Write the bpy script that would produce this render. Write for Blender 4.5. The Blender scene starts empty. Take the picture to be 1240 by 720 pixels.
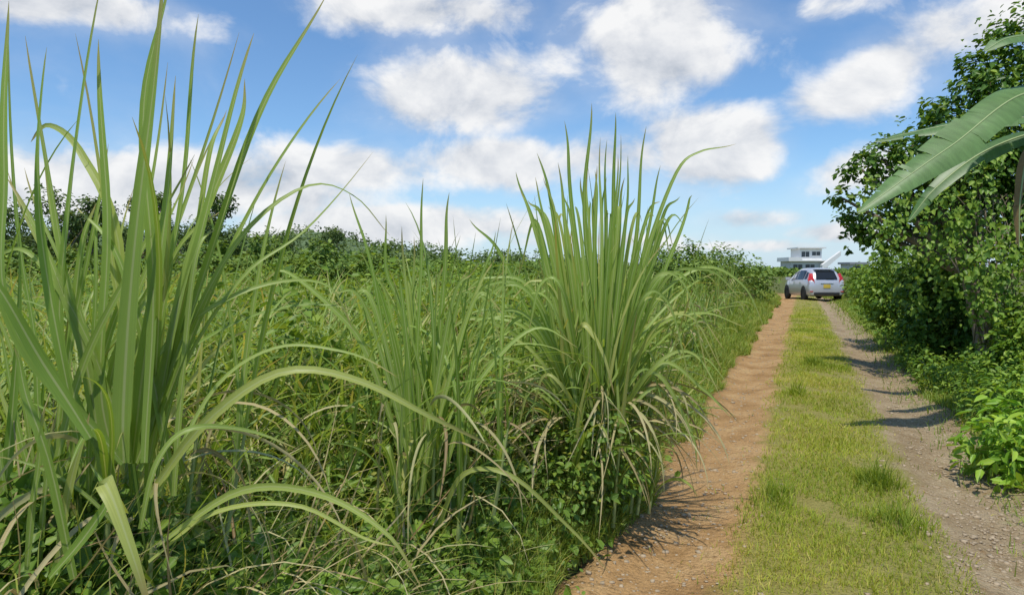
import bpy, bmesh, math, random
import numpy as np
from mathutils import Vector
rng = np.random.default_rng(7); random.seed(7)
S = bpy.context.scene; C = S.collection
rad = math.radians
# ------------------------------------------------------------------ camera
F = 808.0; PITCH = rad(2.45); CAMZ = 1.6
cd = bpy.data.cameras.new('camera'); cam = bpy.data.objects.new('camera', cd); C.objects.link(cam)
cam.location = (0, 0, CAMZ); cam.rotation_euler = (rad(90) - PITCH, 0, 0)
cd.sensor_width = 36; cd.lens = 36 * F / 1240; cd.clip_start = 0.05; cd.clip_end = 9000
S.camera = cam
S.view_settings.view_transform = 'Standard'; S.view_settings.look = 'None'; S.view_settings.exposure = 0
cp, sp = math.cos(PITCH), math.sin(PITCH)
def P(px, py, d):
    a = (px - 620) / F; b = (360 - py) / F
    return np.array([d * a, d * (cp + b * sp), CAMZ + d * (-sp + b * cp)])
ANG = rad(23.5); sa, ca = math.sin(ANG), math.cos(ANG)
def ST(x, y):
    dx = x - .25; return dx * sa + y * ca, dx * ca - y * sa
def XY(s, t): return .25 + s * sa + t * ca, s * ca - t * sa
def sstep(a, b, x):
    k = np.clip((x - a) / (b - a), 0, 1); return k * k * (3 - 2 * k)
def nz(x, y, f=1.0, seed=0):
    r = np.random.default_rng(100 + seed); o = 0
    for i in range(5):
        ang = r.uniform(0, 6.28); k = f * r.uniform(.7, 1.6); ph = r.uniform(0, 6.28)
        o = o + np.sin((x * math.cos(ang) + y * math.sin(ang)) * k + ph)
    return o / 5
def cen(s): return -np.where(s > 37, (s - 37) ** 2 * .03, 0)
def mound(s, t):
    tt = t - cen(s)
    return np.clip((-tt - 1.35) * .9, 0, .8) * (.8 + .35 * nz(s, t, 2.2, 3)) 
def height(s, t):
    tt = t - cen(s); a = np.abs(tt)
    h = -.05 * np.exp(-((a - .92) / .28) ** 2) + .015 * np.exp(-(a / .5) ** 2)
    h = h + .6 * mound(s, t) + np.where(tt > 0, .18 * sstep(1.4, 2.4, tt), .05 * sstep(1.3, 1.7, -tt))
    near = np.exp(-(np.abs(s) / 60) ** 2)
    h = h + near * (.025 * nz(s, t, 1.3, 1) + .008 * nz(s, t, 9, 2))
    return h
def hxy(x, y): return height(*ST(x, y))
# ------------------------------------------------------------------ object helpers
def tag(o, label=None, cat=None, group=None, kind=None):
    if label: o['label'] = label
    if cat: o['category'] = cat
    if group: o['group'] = group
    if kind: o['kind'] = kind
    return o
def empty(name, loc, rz=0):
    o = bpy.data.objects.new(name, None); C.objects.link(o); o.location = loc; o.rotation_euler = (0, 0, rz)
    o.empty_display_size = .2; return o
def copy_tree(o, parent=None):
    c = o.copy(); C.objects.link(c)
    if parent: c.parent = parent
    for ch in list(o.children): copy_tree(ch, c)
    return c
class Acc:
    def __init__(s): s.V, s.Fc, s.U, s.R, s.n = [], [], [], [], 0
    def add(s, v, f, uv, r):
        s.V.append(v.reshape(-1, 3)); s.Fc.append(f.reshape(-1, 4) + s.n); s.U.append(uv.reshape(-1, 2)); s.R.append(r.reshape(-1)); s.n += len(s.V[-1])
    def build(s, name, mat, parent=None, origin=(0, 0, 0), smooth=True):
        V = np.concatenate(s.V) - np.array(origin); Fc = np.concatenate(s.Fc); U = np.concatenate(s.U); R = np.concatenate(s.R)
        me = bpy.data.meshes.new(name); me.vertices.add(len(V)); me.loops.add(Fc.size); me.polygons.add(len(Fc))
        me.vertices.foreach_set('co', V.astype(np.float32).ravel())
        me.loops.foreach_set('vertex_index', Fc.astype(np.int32).ravel())
        me.polygons.foreach_set('loop_start', np.arange(0, Fc.size, 4, dtype=np.int32))
        me.update(calc_edges=True)
        if smooth: me.polygons.foreach_set('use_smooth', np.ones(len(Fc), dtype=bool))
        uv = me.uv_layers.new(name='UVMap'); uv.data.foreach_set('uv', U[Fc.ravel()].astype(np.float32).ravel())
        at = me.attributes.new('rnd', 'FLOAT', 'POINT'); at.data.foreach_set('value', R.astype(np.float32))
        me.materials.append(mat)
        o = bpy.data.objects.new(name, me); C.objects.link(o)
        if parent: o.parent = parent
        return o
def arcs(base, az, L, th0, th1, segs, power=1.4, bend=None, twist=None):
    N = len(L); v = (np.arange(segs) + .5) / segs
    th = th0[:, None] + (th1 - th0)[:, None] * v[None] ** power
    if bend is None: bend = np.zeros(N)
    A = az[:, None] + bend[:, None] * v[None] ** 2
    st = (L / segs)[:, None]
    d = np.stack([np.sin(th) * np.cos(A), np.sin(th) * np.sin(A), np.cos(th)], -1) * st[..., None]
    Cn = np.concatenate([np.zeros((N, 1, 3)), np.cumsum(d, 1)], 1) + base[:, None]
    thv = np.concatenate([th[:, :1], th], 1); Av = np.concatenate([A[:, :1], A], 1)
    side = np.stack([-np.sin(Av), np.cos(Av), np.zeros_like(Av)], -1)
    nr = np.stack([-np.cos(thv) * np.cos(Av), -np.cos(thv) * np.sin(Av), np.sin(thv)], -1)
    if twist is not None:
        tw = (twist[:, None] * np.linspace(.3, 1, segs + 1)[None])[..., None]
        side, nr = side * np.cos(tw) + nr * np.sin(tw), nr * np.cos(tw) - side * np.sin(tw)
    return Cn, side, nr
def ribbon(acc, Cn, side, nr, W, rnd, prof='cane', fold=.35):
    N, S1, _ = Cn.shape; v = np.linspace(0, 1, S1)
    if prof == 'cane': w = np.minimum(1, .5 + v / .25 * .5) * (1 - v) ** .6 * .98 + .02
    else: w = (1 - v) ** .7 * .96 + .04
    hw = (W[:, None] * w[None] / 2)[..., None]
    if prof == 'cane':
        cols = np.stack([Cn - side * hw + nr * hw * fold, Cn, Cn + side * hw + nr * hw * fold], 2); nc = 3
    else:
        cols = np.stack([Cn - side * hw, Cn + side * hw], 2); nc = 2
    i = np.arange(N)[:, None, None] * (S1 * nc) + np.arange(S1 - 1)[None, :, None] * nc + np.arange(nc - 1)[None, None]
    f = np.stack([i, i + 1, i + 1 + nc, i + nc], -1)
    uv = np.zeros((N, S1, nc, 2)); uv[..., 0] = np.linspace(0, 1, nc); uv[..., 1] = v[None, :, None]
    acc.add(cols, f, uv, np.broadcast_to(rnd[:, None, None], (N, S1, nc)).copy())
def tube(acc, pts, radii, sides=7, rnd=.5):
    pts = np.array(pts, float); n = len(pts); T = np.gradient(pts, axis=0); T /= np.linalg.norm(T, axis=1)[:, None] + 1e-9
    ref = np.array([1, .13, .07]); 
    A = np.cross(T, ref); A /= np.linalg.norm(A, axis=1)[:, None] + 1e-9; B = np.cross(T, A)
    a = np.arange(sides) / sides * 2 * math.pi
    R = np.array(radii)[:, None, None]
    v = pts[:, None] + R * (A[:, None] * np.cos(a)[None, :, None] + B[:, None] * np.sin(a)[None, :, None])
    k = np.arange(n - 1)[:, None] * sides; j = np.arange(sides)[None]; j2 = (j + 1) % sides
    f = np.stack([k + j, k + j2, k + sides + j2, k + sides + j], -1)
    uv = np.zeros((n, sides, 2)); uv[..., 0] = a / 6.283; uv[..., 1] = np.linspace(0, 1, n)[:, None]
    acc.add(v, f, uv, np.full((n, sides), rnd))
def nrmz(a): return a / (np.linalg.norm(a, axis=-1, keepdims=True) + 1e-9)
def leaves(acc, pos, nrm, tan, L, W, rnd, fold=.25, droop=.15):
    nrm = nrmz(nrm); tan = nrmz(tan - nrm * np.sum(tan * nrm, -1, keepdims=True)); sd = np.cross(nrm, tan)
    L = L[:, None]; W = W[:, None]
    B = pos; T = pos + tan * L - nrm * L * droop
    def pt(l, w): return pos + tan * L * l + sd * W * w + nrm * np.abs(W * w) * fold
    v = np.stack([B, pt(.28, -.5), pt(.68, -.36), T, pt(.68, .36), pt(.28, .5)], 1)
    N = len(pos); i = np.arange(N)[:, None] * 6
    f = np.stack([i + np.array([[0, 3, 2, 1]]), i + np.array([[0, 5, 4, 3]])], 1)
    uv = np.broadcast_to(np.array([[.5, 0], [0, .28], [0, .68], [.5, 1], [1, .68], [1, .28]])[None], (N, 6, 2)).copy()
    acc.add(v, f, uv, np.broadcast_to(rnd[:, None], (N, 6)).copy())
def rdir(n):
    v = rng.normal(size=(n, 3)); return nrmz(v)
def leaf_cloud(acc, cent, radii, n, size, ratio=.5, per=9, spread=.16, zmin=.03, up=.7, flat=1.0, fill=.35, lscale=None):
    cent = np.array(cent, float); radii = np.array(radii, float)
    w = radii ** 2; w /= w.sum(); ns = max(4, n // per)
    idx = rng.choice(len(cent), ns, p=w); d = rdir(ns)
    R = radii[idx] * (1 + .25 * np.sin(5 * d[:, 0] + idx * 2.1) * np.sin(4 * d[:, 2] + idx) + .13 * rng.normal(size=ns).clip(-1.8, 1.6))
    rr = np.where(rng.random(ns) < fill, rng.uniform(.3, .9, ns), rng.uniform(.85, 1.05, ns))
    seed = cent[idx] + d * (R * rr)[:, None] * np.array([1, 1, flat])
    srnd = np.clip(.5 + .28 * rng.normal(size=ns), 0, 1)
    k = rng.integers(0, ns, n); lo, hi = size
    sc = radii[idx][k] * spread
    pos = seed[k] + rng.normal(size=(n, 3)).clip(-1.7, 1.7) * sc[:, None]
    L = lo + (hi - lo) * rng.random(n) ** 1.5
    if lscale is not None: L = L * np.array(lscale)[idx][k]
    nr = d[k] * .6 + np.array([0, 0, up]) + rng.normal(size=(n, 3)) * .45
    tn = d[k] * .7 + rng.normal(size=(n, 3)) * .7 + np.array([0, 0, -.35])
    ok = pos[:, 2] > zmin
    leaves(acc, pos[ok], nr[ok], tn[ok], L[ok], L[ok] * ratio, np.clip(srnd[k] + .15 * rng.normal(size=n), 0, 1)[ok])
# ------------------------------------------------------------------ materials
def newmat(name):
    m = bpy.data.materials.new(name); m.use_nodes = True; nt = m.node_tree; nt.nodes.clear(); return m, nt
def N(nt, t, **kw):
    n = nt.nodes.new(t)
    for k, v in kw.items():
        if k.startswith('_'): setattr(n, k[1:], v)
        else:
            s = n.inputs[int(k[1:])] if k[0] == 'i' and k[1:].isdigit() else n.inputs[k]
            if isinstance(v, bpy.types.NodeSocket): nt.links.new(v, s)
            else: s.default_value = v
    return n
def M(nt, op, a, b=None, c=None, clamp=False):
    n = nt.nodes.new('ShaderNodeMath'); n.operation = op; n.use_clamp = clamp
    for i, v in enumerate((a, b, c)):
        if v is None: continue
        if isinstance(v, bpy.types.NodeSocket): nt.links.new(v, n.inputs[i])
        else: n.inputs[i].default_value = v
    return n.outputs[0]
def mixc(nt, f, a, b):
    n = nt.nodes.new('ShaderNodeMix'); n.data_type = 'RGBA'
    for s, v in ((n.inputs[0], f), (n.inputs[6], a), (n.inputs[7], b)):
        if isinstance(v, bpy.types.NodeSocket): nt.links.new(v, s)
        else: s.default_value = v if not isinstance(v, tuple) or len(v) == 4 else (*v, 1)
    return n.outputs[2]
def smooth_n(nt, x, a, b):
    n = nt.nodes.new('ShaderNodeMapRange'); n.interpolation_type = 'SMOOTHSTEP'
    nt.links.new(x, n.inputs[0]); n.inputs[1].default_value = a; n.inputs[2].default_value = b; return n.outputs[0]
def ramp(nt, f, stops):
    n = nt.nodes.new('ShaderNodeValToRGB'); nt.links.new(f, n.inputs[0]); e = n.color_ramp.elements
    while len(e) < len(stops): e.new(.5)
    for el, (p, c) in zip(e, stops): el.position = p; el.color = (*c, 1)
    return n.outputs[0]
WARM = (1.38, 1.25, .85)
def leaf_mat(name, stops, midrib=None, rough=.5, trans=.3, tip=None, streak=0, tint=(1.4, 1.25, .5), sscale=(14, 1.2, 1), warm=WARM):
    stops = [(p, tuple(min(.8, c[i] * warm[i]) for i in range(3))) for p, c in stops]
    m, nt = newmat(name)
    r = N(nt, 'ShaderNodeAttribute', _attribute_name='rnd').outputs['Fac']
    uvn = N(nt, 'ShaderNodeUVMap').outputs[0]; sx = N(nt, 'ShaderNodeSeparateXYZ', i0=uvn)
    col = ramp(nt, r, stops)
    if streak:
        mp = N(nt, 'ShaderNodeMapping', Vector=uvn); mp.inputs['Scale'].default_value = sscale
        add = N(nt, 'ShaderNodeVectorMath', _operation='ADD', i0=mp.outputs[0]); cmb = N(nt, 'ShaderNodeCombineXYZ', X=M(nt, 'MULTIPLY', r, 57.0 if sscale[0] > 5 else 0.0), Y=M(nt, 'MULTIPLY', r, 31.0 if sscale[0] > 5 else 0.0))
        nt.links.new(cmb.outputs[0], add.inputs[1])
        ns = N(nt, 'ShaderNodeTexNoise', Vector=add.outputs[0], Scale=1.6, Detail=3.0).outputs[0]
        hv = N(nt, 'ShaderNodeHueSaturation', Color=col, Value=M(nt, 'MULTIPLY_ADD', ns, streak * 2, 1 - streak)); col = hv.outputs[0]
    if midrib:
        k = M(nt, 'ABSOLUTE', M(nt, 'SUBTRACT', sx.outputs[0], .5)); k = M(nt, 'SUBTRACT', 1.0, smooth_n(nt, k, .04, .10))
        col = mixc(nt, M(nt, 'MULTIPLY', k, .75), col, midrib)
    if tip:
        g = smooth_n(nt, M(nt, 'ADD', sx.outputs[1], M(nt, 'MULTIPLY', r, .25)), .98, 1.2); col = mixc(nt, g, col, tip)
    geo = N(nt, 'ShaderNodeNewGeometry')
    big = N(nt, 'ShaderNodeTexNoise', Vector=geo.outputs['Position'], Scale=1.1, Detail=2.0).outputs[0]
    col = N(nt, 'ShaderNodeHueSaturation', Color=col, Value=M(nt, 'MULTIPLY_ADD', big, .7, .65)).outputs[0]
    b = N(nt, 'ShaderNodeBsdfPrincipled', **{'Base Color': col, 'Roughness': rough, 'Specular IOR Level': .3})
    tc = N(nt, 'ShaderNodeMix', _data_type='RGBA', _blend_type='MULTIPLY'); tc.inputs[0].default_value = 1
    nt.links.new(col, tc.inputs[6]); tc.inputs[7].default_value = (*tint, 1)
    t = N(nt, 'ShaderNodeBsdfTranslucent', Color=tc.outputs[2])
    mx = N(nt, 'ShaderNodeMixShader', i0=trans, i1=b.outputs[0], i2=t.outputs[0])
    o = N(nt, 'ShaderNodeOutputMaterial', Surface=mx.outputs[0]); return m
def plain(name, col, rough=.5, metal=0, var=.12, scale=4, bump=0, coat=0):
    m, nt = newmat(name); tc = N(nt, 'ShaderNodeTexCoord').outputs['Object']
    ns = N(nt, 'ShaderNodeTexNoise', Vector=tc, Scale=float(scale), Detail=4.0).outputs[0]
    c = N(nt, 'ShaderNodeHueSaturation', Color=(*col, 1), Value=M(nt, 'MULTIPLY_ADD', ns, 2 * var, 1 - var)).outputs[0]
    b = N(nt, 'ShaderNodeBsdfPrincipled', **{'Base Color': c, 'Roughness': rough, 'Metallic': metal, 'Coat Weight': coat})
    if bump:
        bp = N(nt, 'ShaderNodeBump', Height=ns, Strength=bump, Distance=.02); nt.links.new(bp.outputs[0], b.inputs['Normal'])
    N(nt, 'ShaderNodeOutputMaterial', Surface=b.outputs[0]); return m
NW = (1, 1, 1); FRESH = (1.16, 1.22, .95)
cane_m = leaf_mat('cane_leaf', [(0, (.095, .18, .042)), (.5, (.175, .285, .07)), (.85, (.26, .36, .12)), (1, (.38, .39, .17))], midrib=(.48, .52, .24), rough=.42, trans=.44, tip=(.42, .34, .14), streak=.28, warm=(1.32, 1.24, .88), tint=(1.4, 1.28, .5))
dry_m = leaf_mat('dry_cane_leaf', [(0, (.34, .26, .11)), (.5, (.49, .42, .21)), (.8, (.44, .44, .20)), (1, (.24, .14, .06))], midrib=(.5, .45, .25), rough=.7, trans=.25, streak=.3, tint=(1, .95, .8), warm=NW)
stalk_m = plain('cane_stalk', (.28, .34, .12), .5, var=.35, scale=6)
strip_m = leaf_mat('strip_grass', [(0, (.12, .20, .03)), (.5, (.25, .335, .052)), (.85, (.34, .38, .09)), (1, (.45, .42, .19))], rough=.55, trans=.42, warm=(1.42, 1.27, .85))
field_m = leaf_mat('field_grass', [(0, (.09, .165, .032)), (.45, (.165, .26, .055)), (.8, (.25, .32, .09)), (1, (.38, .37, .17))], rough=.5, trans=.42, tip=(.42, .35, .15), warm=(1.38, 1.27, .85))
fvine_m = leaf_mat('field_vine_leaf', [(0, (.075, .15, .03)), (.5, (.14, .245, .048)), (1, (.23, .33, .085))], rough=.45, trans=.36)
vine_m = leaf_mat('vine_leaf', [(0, (.065, .14, .026)), (.5, (.12, .23, .044)), (.9, (.20, .31, .065)), (1, (.28, .33, .09))], midrib=(.24, .34, .1), rough=.45, trans=.36)
tree_m = leaf_mat('tree_leaf', [(0, (.036, .095, .022)), (.5, (.075, .17, .034)), (.85, (.14, .255, .055)), (1, (.22, .33, .075))], rough=.42, trans=.32)
shrub_m = leaf_mat('shrub_leaf', [(0, (.06, .14, .025)), (.5, (.12, .23, .042)), (1, (.22, .335, .065))], rough=.45, trans=.33)
bright_m = leaf_mat('bright_leaf', [(0, (.10, .22, .025)), (.5, (.16, .32, .04)), (1, (.26, .41, .07))], midrib=(.34, .45, .13), rough=.42, trans=.34)
far_m = leaf_mat('far_tree_leaf', [(0, (.04, .08, .03)), (.5, (.07, .125, .042)), (1, (.13, .19, .06))], rough=.6, trans=.2)
thick_m = leaf_mat('thicket_leaf', [(0, (.06, .125, .03)), (.5, (.115, .20, .048)), (1, (.19, .29, .08))], rough=.6, trans=.26)
hill_m = leaf_mat('hill_leaf', [(0, (.05, .09, .04)), (.5, (.085, .145, .06)), (1, (.14, .21, .09))], rough=.7, trans=.2)
banana_m = leaf_mat('banana_leaf', [(0, (.075, .145, .06)), (1, (.14, .225, .10))], rough=.38, trans=.28, streak=.42, sscale=(.5, 44, 1), warm=FRESH)
drybanana_m = leaf_mat('dry_banana_leaf', [(0, (.25, .16, .07)), (1, (.34, .25, .12))], rough=.7, trans=.2, streak=.3, sscale=(.8, 60, 1), tint=(1, .9, .7), warm=NW)
rib_m = plain('banana_midrib', (.30, .37, .15), .45)
bark_m = plain('bark', (.19, .15, .10), .9, var=.4, scale=9, bump=.5)
stem_m = plain('green_stem', (.15, .19, .06), .6, var=.3)
def ground_mat(track):
    m, nt = newmat('track_dirt' if track else 'field_soil'); tc = N(nt, 'ShaderNodeTexCoord').outputs['Object']
    sx = N(nt, 'ShaderNodeSeparateXYZ', i0=tc); t = sx.outputs[0]
    n1 = N(nt, 'ShaderNodeTexNoise', Vector=tc, Scale=2.2, Detail=6.0, Roughness=.6).outputs[0]
    n2 = N(nt, 'ShaderNodeTexNoise', Vector=tc, Scale=22.0, Detail=6.0, Roughness=.65).outputs[0]
    n3 = N(nt, 'ShaderNodeTexNoise', Vector=tc, Scale=90.0, Detail=3.0).outputs[0]
    vo = N(nt, 'ShaderNodeTexVoronoi', Vector=tc, Scale=38.0).outputs[0]
    if track:
        lc = ramp(nt, n1, [(.3, (.30, .17, .065)), (.5, (.45, .272, .118)), (.7, (.55, .365, .175))])
        rc = ramp(nt, n1, [(.3, (.26, .185, .10)), (.5, (.37, .28, .165)), (.7, (.46, .37, .235))])
        c = mixc(nt, smooth_n(nt, t, -.3, .4), lc, rc)
        c = mixc(nt, smooth_n(nt, n2, .52, .72), c, (.26, .155, .068))
        ed = smooth_n(nt, M(nt, 'ADD', M(nt, 'ABSOLUTE', t), M(nt, 'MULTIPLY_ADD', n2, .5, -.25)), 1.16, 1.42); c = mixc(nt, M(nt, 'MULTIPLY', ed, .55), c, (.18, .14, .055))
        hump = smooth_n(nt, M(nt, 'ADD', M(nt, 'ABSOLUTE', t), M(nt, 'MULTIPLY_ADD', n1, .5, -.25)), .62, .42)
        c = mixc(nt, M(nt, 'MULTIPLY', hump, .85), c, mixc(nt, n2, (.18, .19, .035), (.37, .33, .10)))
        gs = smooth_n(nt, M(nt, 'ADD', n1, M(nt, 'MULTIPLY', smooth_n(nt, t, .5, 1.6), .2)), .62, .76)
        c = mixc(nt, M(nt, 'MULTIPLY', gs, .35), c, (.22, .23, .06))
        hs = N(nt, 'ShaderNodeHueSaturation', Color=c, Value=M(nt, 'MULTIPLY_ADD', n3, .8, .6)); c = hs.outputs[0]
    else:
        c = ramp(nt, n1, [(.3, (.07, .08, .022)), (.55, (.12, .135, .04)), (.75, (.18, .15, .065))])
        c = mixc(nt, smooth_n(nt, n2, .5, .75), c, (.12, .19, .04))
    b = N(nt, 'ShaderNodeBsdfPrincipled', **{'Base Color': c, 'Roughness': .95, 'Specular IOR Level': .15})
    hgt = M(nt, 'ADD', M(nt, 'MULTIPLY', n2, 1.0), M(nt, 'MULTIPLY', M(nt, 'SUBTRACT', n3, vo), .4))
    bp = N(nt, 'ShaderNodeBump', Height=hgt, Strength=.95, Distance=.04); nt.links.new(bp.outputs[0], b.inputs['Normal'])
    N(nt, 'ShaderNodeOutputMaterial', Surface=b.outputs[0]); return m
def grid(name, sv, tv, zf, mat):
    Sg, Tg = np.meshgrid(sv, tv, indexing='ij'); Z = zf(Sg, Tg); a = Acc(); ns, ntt = Sg.shape
    i = np.arange(ns - 1)[:, None] * ntt + np.arange(ntt - 1)[None]
    f = np.stack([i, i + 1, i + 1 + ntt, i + ntt], -1)
    a.add(np.stack([Tg, Sg, Z], -1), f, np.stack([Tg, Sg], -1) * .1, np.zeros(Sg.shape))
    o = a.build(name, mat); o.location = (.25, 0, 0); o.rotation_euler = (0, 0, -ANG); return o
geo_ = lambda a, b, n: np.geomspace(a, b, n)
soil_m = ground_mat(False)
sv = np.concatenate([-geo_(8.5, 4000, 16)[::-1], np.arange(-8, 20, .14), np.arange(20, 60, .5), geo_(60, 6000, 22)])
tv = np.concatenate([-geo_(6.3, 4000, 24)[::-1], np.arange(-6, 6, .09), geo_(6.1, 4000, 24)])
g = grid('ground', sv, tv, lambda s, t: height(s, t) - .07 * (1 - sstep(1.2, 1.65, np.abs(t - cen(s)))), soil_m); tag(g, kind='structure')
def trackz(s, t):
    u = t; t2 = t + cen(s); e = 1.32 + .16 * nz(s, u * 0, 2.6, 5) + .10 * nz(s, u * 0, 9, 6) + 1.1 * np.exp(-((s - 40) / 5) ** 2)
    return height(s, t2) + .012 + .006 * nz(s * .5, t, 11, 8) * (np.abs(t) > .5) - .12 * sstep(0, .25, np.abs(u) - e)
sv2 = np.arange(-5, 58, .09); tv2 = np.concatenate([np.arange(-3, -1.8, .2), np.arange(-1.8, 1.8, .05), np.arange(1.8, 3.01, .2)])
tr = grid('dirt_track', sv2, tv2, trackz, ground_mat(True))
co = np.empty(len(tr.data.vertices) * 3, dtype=np.float32); tr.data.vertices.foreach_get('co', co); co = co.reshape(-1, 3); co[:, 0] += cen(co[:, 1]); tr.data.vertices.foreach_set('co', co.ravel()); tr.data.update()
tag(tr, kind='structure')
def hillz(x, y): return 12.5 * np.exp(-(((x + 90) / 92) ** 2 + ((y - 190) / 55) ** 2)) * (1 + .14 * np.sin(x * .09) + .10 * np.sin(x * .23 + 1)) - 1.2
hxv, hyv = np.meshgrid(np.linspace(-300, 150, 90), np.linspace(110, 320, 40), indexing='ij')
a = Acc(); i = np.arange(89)[:, None] * 40 + np.arange(39)[None]
a.add(np.stack([hxv, hyv, hillz(hxv, hyv)], -1), np.stack([i, i + 40, i + 41, i + 1], -1), np.stack([hxv, hyv], -1) * .01, np.zeros(hxv.shape))
tag(a.build('hill', plain('hill_scrub', (.10, .15, .055), .9, var=.4, scale=.3)), kind='structure')
# ------------------------------------------------------------------ grasses (stuff)
def grass(name, mat, label, s, t, L, W, th1hi, rnd, segs=3, th0=(0, .5), bendr=.6, prof='grass', th1lo=.3, pw=1.3):
    n = len(s); x, y = XY(s, t); z = height(s, t) - .01
    a = Acc(); az = rng.uniform(0, 6.283, n)
    Cn, sd, nr = arcs(np.stack([x, y, z], -1), az, L, rng.uniform(*th0, n), rng.uniform(th1lo, th1hi, n), segs, pw, rng.normal(size=n) * bendr, rng.normal(size=n) * .5)
    ribbon(a, Cn, sd, nr, W, rnd, prof); o = a.build(name, mat); tag(o, label, 'grass', kind='stuff'); return o
n = 110000; s = 1.6 * (40 / 1.6) ** rng.random(n); t = np.clip(rng.normal(size=n) * .36, -1.05, 1.1)
edge = .56 + .16 * nz(s, t * 0, 3, 11) + .10 * nz(s, t, 9, 12); ok = (np.abs(t) < edge) | (rng.random(n) < .06); ok &= (nz(s, t, 5, 13) + nz(s, t, 14, 19) * .6 > -.75 + .6 * rng.random(n)); ok &= rng.random(n) > sstep(20, 34, s) * .93
s, t = s[ok], t[ok] + cen(s[ok]); n = len(s)
tuft = np.clip(nz(s, t, 3.4, 14) * 2.2 - .7, 0, 1); extra = np.zeros(n)
for px_, py_, d_ in ((940, 600, 4.6), (1065, 585, 4.9), (965, 470, 8.4), (985, 430, 11), (1090, 640, 4.1)):
    q = P(px_, py_, d_); s0, t0 = ST(q[0], q[1]); extra = np.maximum(extra, np.exp(-(((s - s0) / .16) ** 2 + ((t - t0) / .12) ** 2)))
L = rng.uniform(.025, .085, n) + tuft * rng.uniform(.0, .09, n) + extra * rng.uniform(.05, .28, n); W = .0032 + .0008 * s * rng.uniform(.6, 1.3, n)
grass('centre_strip_grass', strip_m, 'yellow green short grass growing on the strip between the two wheel ruts', s, t, L, W, 1.9, np.clip(.52 + .24 * nz(s, t, 2.5, 15) + .24 * rng.normal(size=n) - tuft * .2 - extra * .4, 0, 1))
n = 38000; s = 1.8 * (44 / 1.8) ** rng.random(n); t = -1.23 - np.abs(rng.normal(size=n)) * .42 + .16 * nz(s, s * 0, 2.6, 5) + .12 * nz(s, s * 0, 7, 25)
tuft = np.clip(nz(s, t, 2.4, 16) + .3, 0, 1); L = rng.uniform(.06, .26, n) + .4 * tuft * rng.random(n) * np.clip((-t - 1.2) * 2, 0, 1); W = .004 + .0009 * s
grass('verge_grass', field_m, 'green grass spilling over the left edge of the left wheel rut', s, t + cen(s), L, W, 2.2, np.clip(.5 + .25 * rng.normal(size=n), 0, 1))
n = 40000; s = 2.5 * (42 / 2.5) ** rng.random(n); t = 1.3 + np.abs(rng.normal(size=n)) * .42 + .14 * nz(s, s * 0, 2.6, 7) - .5 * (rng.random(n) < .13) * rng.random(n)
L = rng.uniform(.04, .16, n) + .2 * np.clip(nz(s, t, 2.4, 17), 0, 1) * rng.random(n) * np.clip((t - 1.25) * 2, 0, 1); W = .004 + .0009 * s
grass('verge_grass', field_m, 'low green grass along the right edge of the right wheel rut under the bushes', s, t + cen(s), L, W, 2.0, np.clip(.45 + .25 * rng.normal(size=n), 0, 1))
# field grass
n = 70000; d = 2.6 * (60 / 2.6) ** (rng.random(n) ** .9); px = rng.uniform(-120, 960, n); x = (px - 620) / F * d; s, t = ST(x, d)
ok = (t - cen(s) < -1.8 - .2 * rng.random(n)); s, t, d = s[ok], t[ok], d[ok]; n = len(s)
big = np.clip(.55 + .75 * nz(s, t, 1.1, 21), .12, 1.3); ed = np.clip((-t - 1.5) * .6, .3, 1)
L = rng.uniform(.3, 1.05, n) * (.5 + .6 * big) * ed; W = (.008 + .0012 * d) * rng.uniform(.6, 1.7, n)
grass('field_grass', field_m, 'tangled waist high green and straw coloured grass filling the field left of the track', s, t, L, W, 2.7, np.clip(.5 + .28 * nz(s, t, .9, 22) + .22 * rng.normal(size=n), 0, 1), segs=5, th0=(0, .5))
n = 19000; d = 2.5 * (34 / 2.5) ** rng.random(n); px = rng.uniform(-150, 960, n); x = (px - 620) / F * d; s, t = ST(x, d)
ok = (t - cen(s) < -1.95 - .3 * rng.random(n)) & (nz(s, t, 1.3, 24) > -.4); s, t, d = s[ok], t[ok], d[ok]; n = len(s); ed = np.clip((-t - 1.4) * .6, .35, 1)
L = rng.uniform(.6, 1.75, n) * ed * (.7 + .5 * nz(s, t, .8, 23))
grass('field_cane_leaves', cane_m, 'broad arching cane leaves rising all over the overgrown field on the left', s, t, L, rng.uniform(.016, .042, n) * (1 + .02 * d), 2.8, np.clip(.58 + .28 * rng.normal(size=n), 0, 1), segs=9, th0=(0, .5), prof='cane', th1lo=.7, pw=1.8)
m = 120; d = 3.6 * (36 / 3.6) ** rng.random(m); px = rng.uniform(-100, 930, m); x = (px - 620) / F * d; s, t = ST(x, d); ok = (t - cen(s) < -2.2); s, t, d, x = s[ok], t[ok], d[ok], x[ok]; m = len(s)
R = rng.uniform(.22, .48, m) * (1 + .02 * d); a = Acc()
leaf_cloud(a, np.stack([x, d, height(s, t) + rng.uniform(.2, .65, m)], -1), R, 32000, (.045, .095), .75, per=10, spread=.22, fill=.25, lscale=.75 + .055 * d)
tag(a.build('field_vines', fvine_m), 'lumpy patches of leafy vines climbing over the grass in the middle of the field', 'vines', kind='stuff')
n = 7000; d = 1.4 * (7 / 1.4) ** rng.random(n); px = rng.uniform(-150, 760, n); x = (px - 620) / F * d; s, t = ST(x, d); ok = t < -1.55 - .25 * rng.random(n); s, t, d = s[ok], t[ok], d[ok]; n = len(s)
L = rng.uniform(.3, .85, n) * np.clip((-t - 1.1) * 1.1, .35, 1); grass('bank_grass', field_m, 'thin arching grass blades among the vines on the near left bank', s, t, L, rng.uniform(.004, .012, n), 2.9, np.clip(.6 + .25 * rng.normal(size=n), 0, 1), segs=8, th0=(0, .7))
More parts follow.
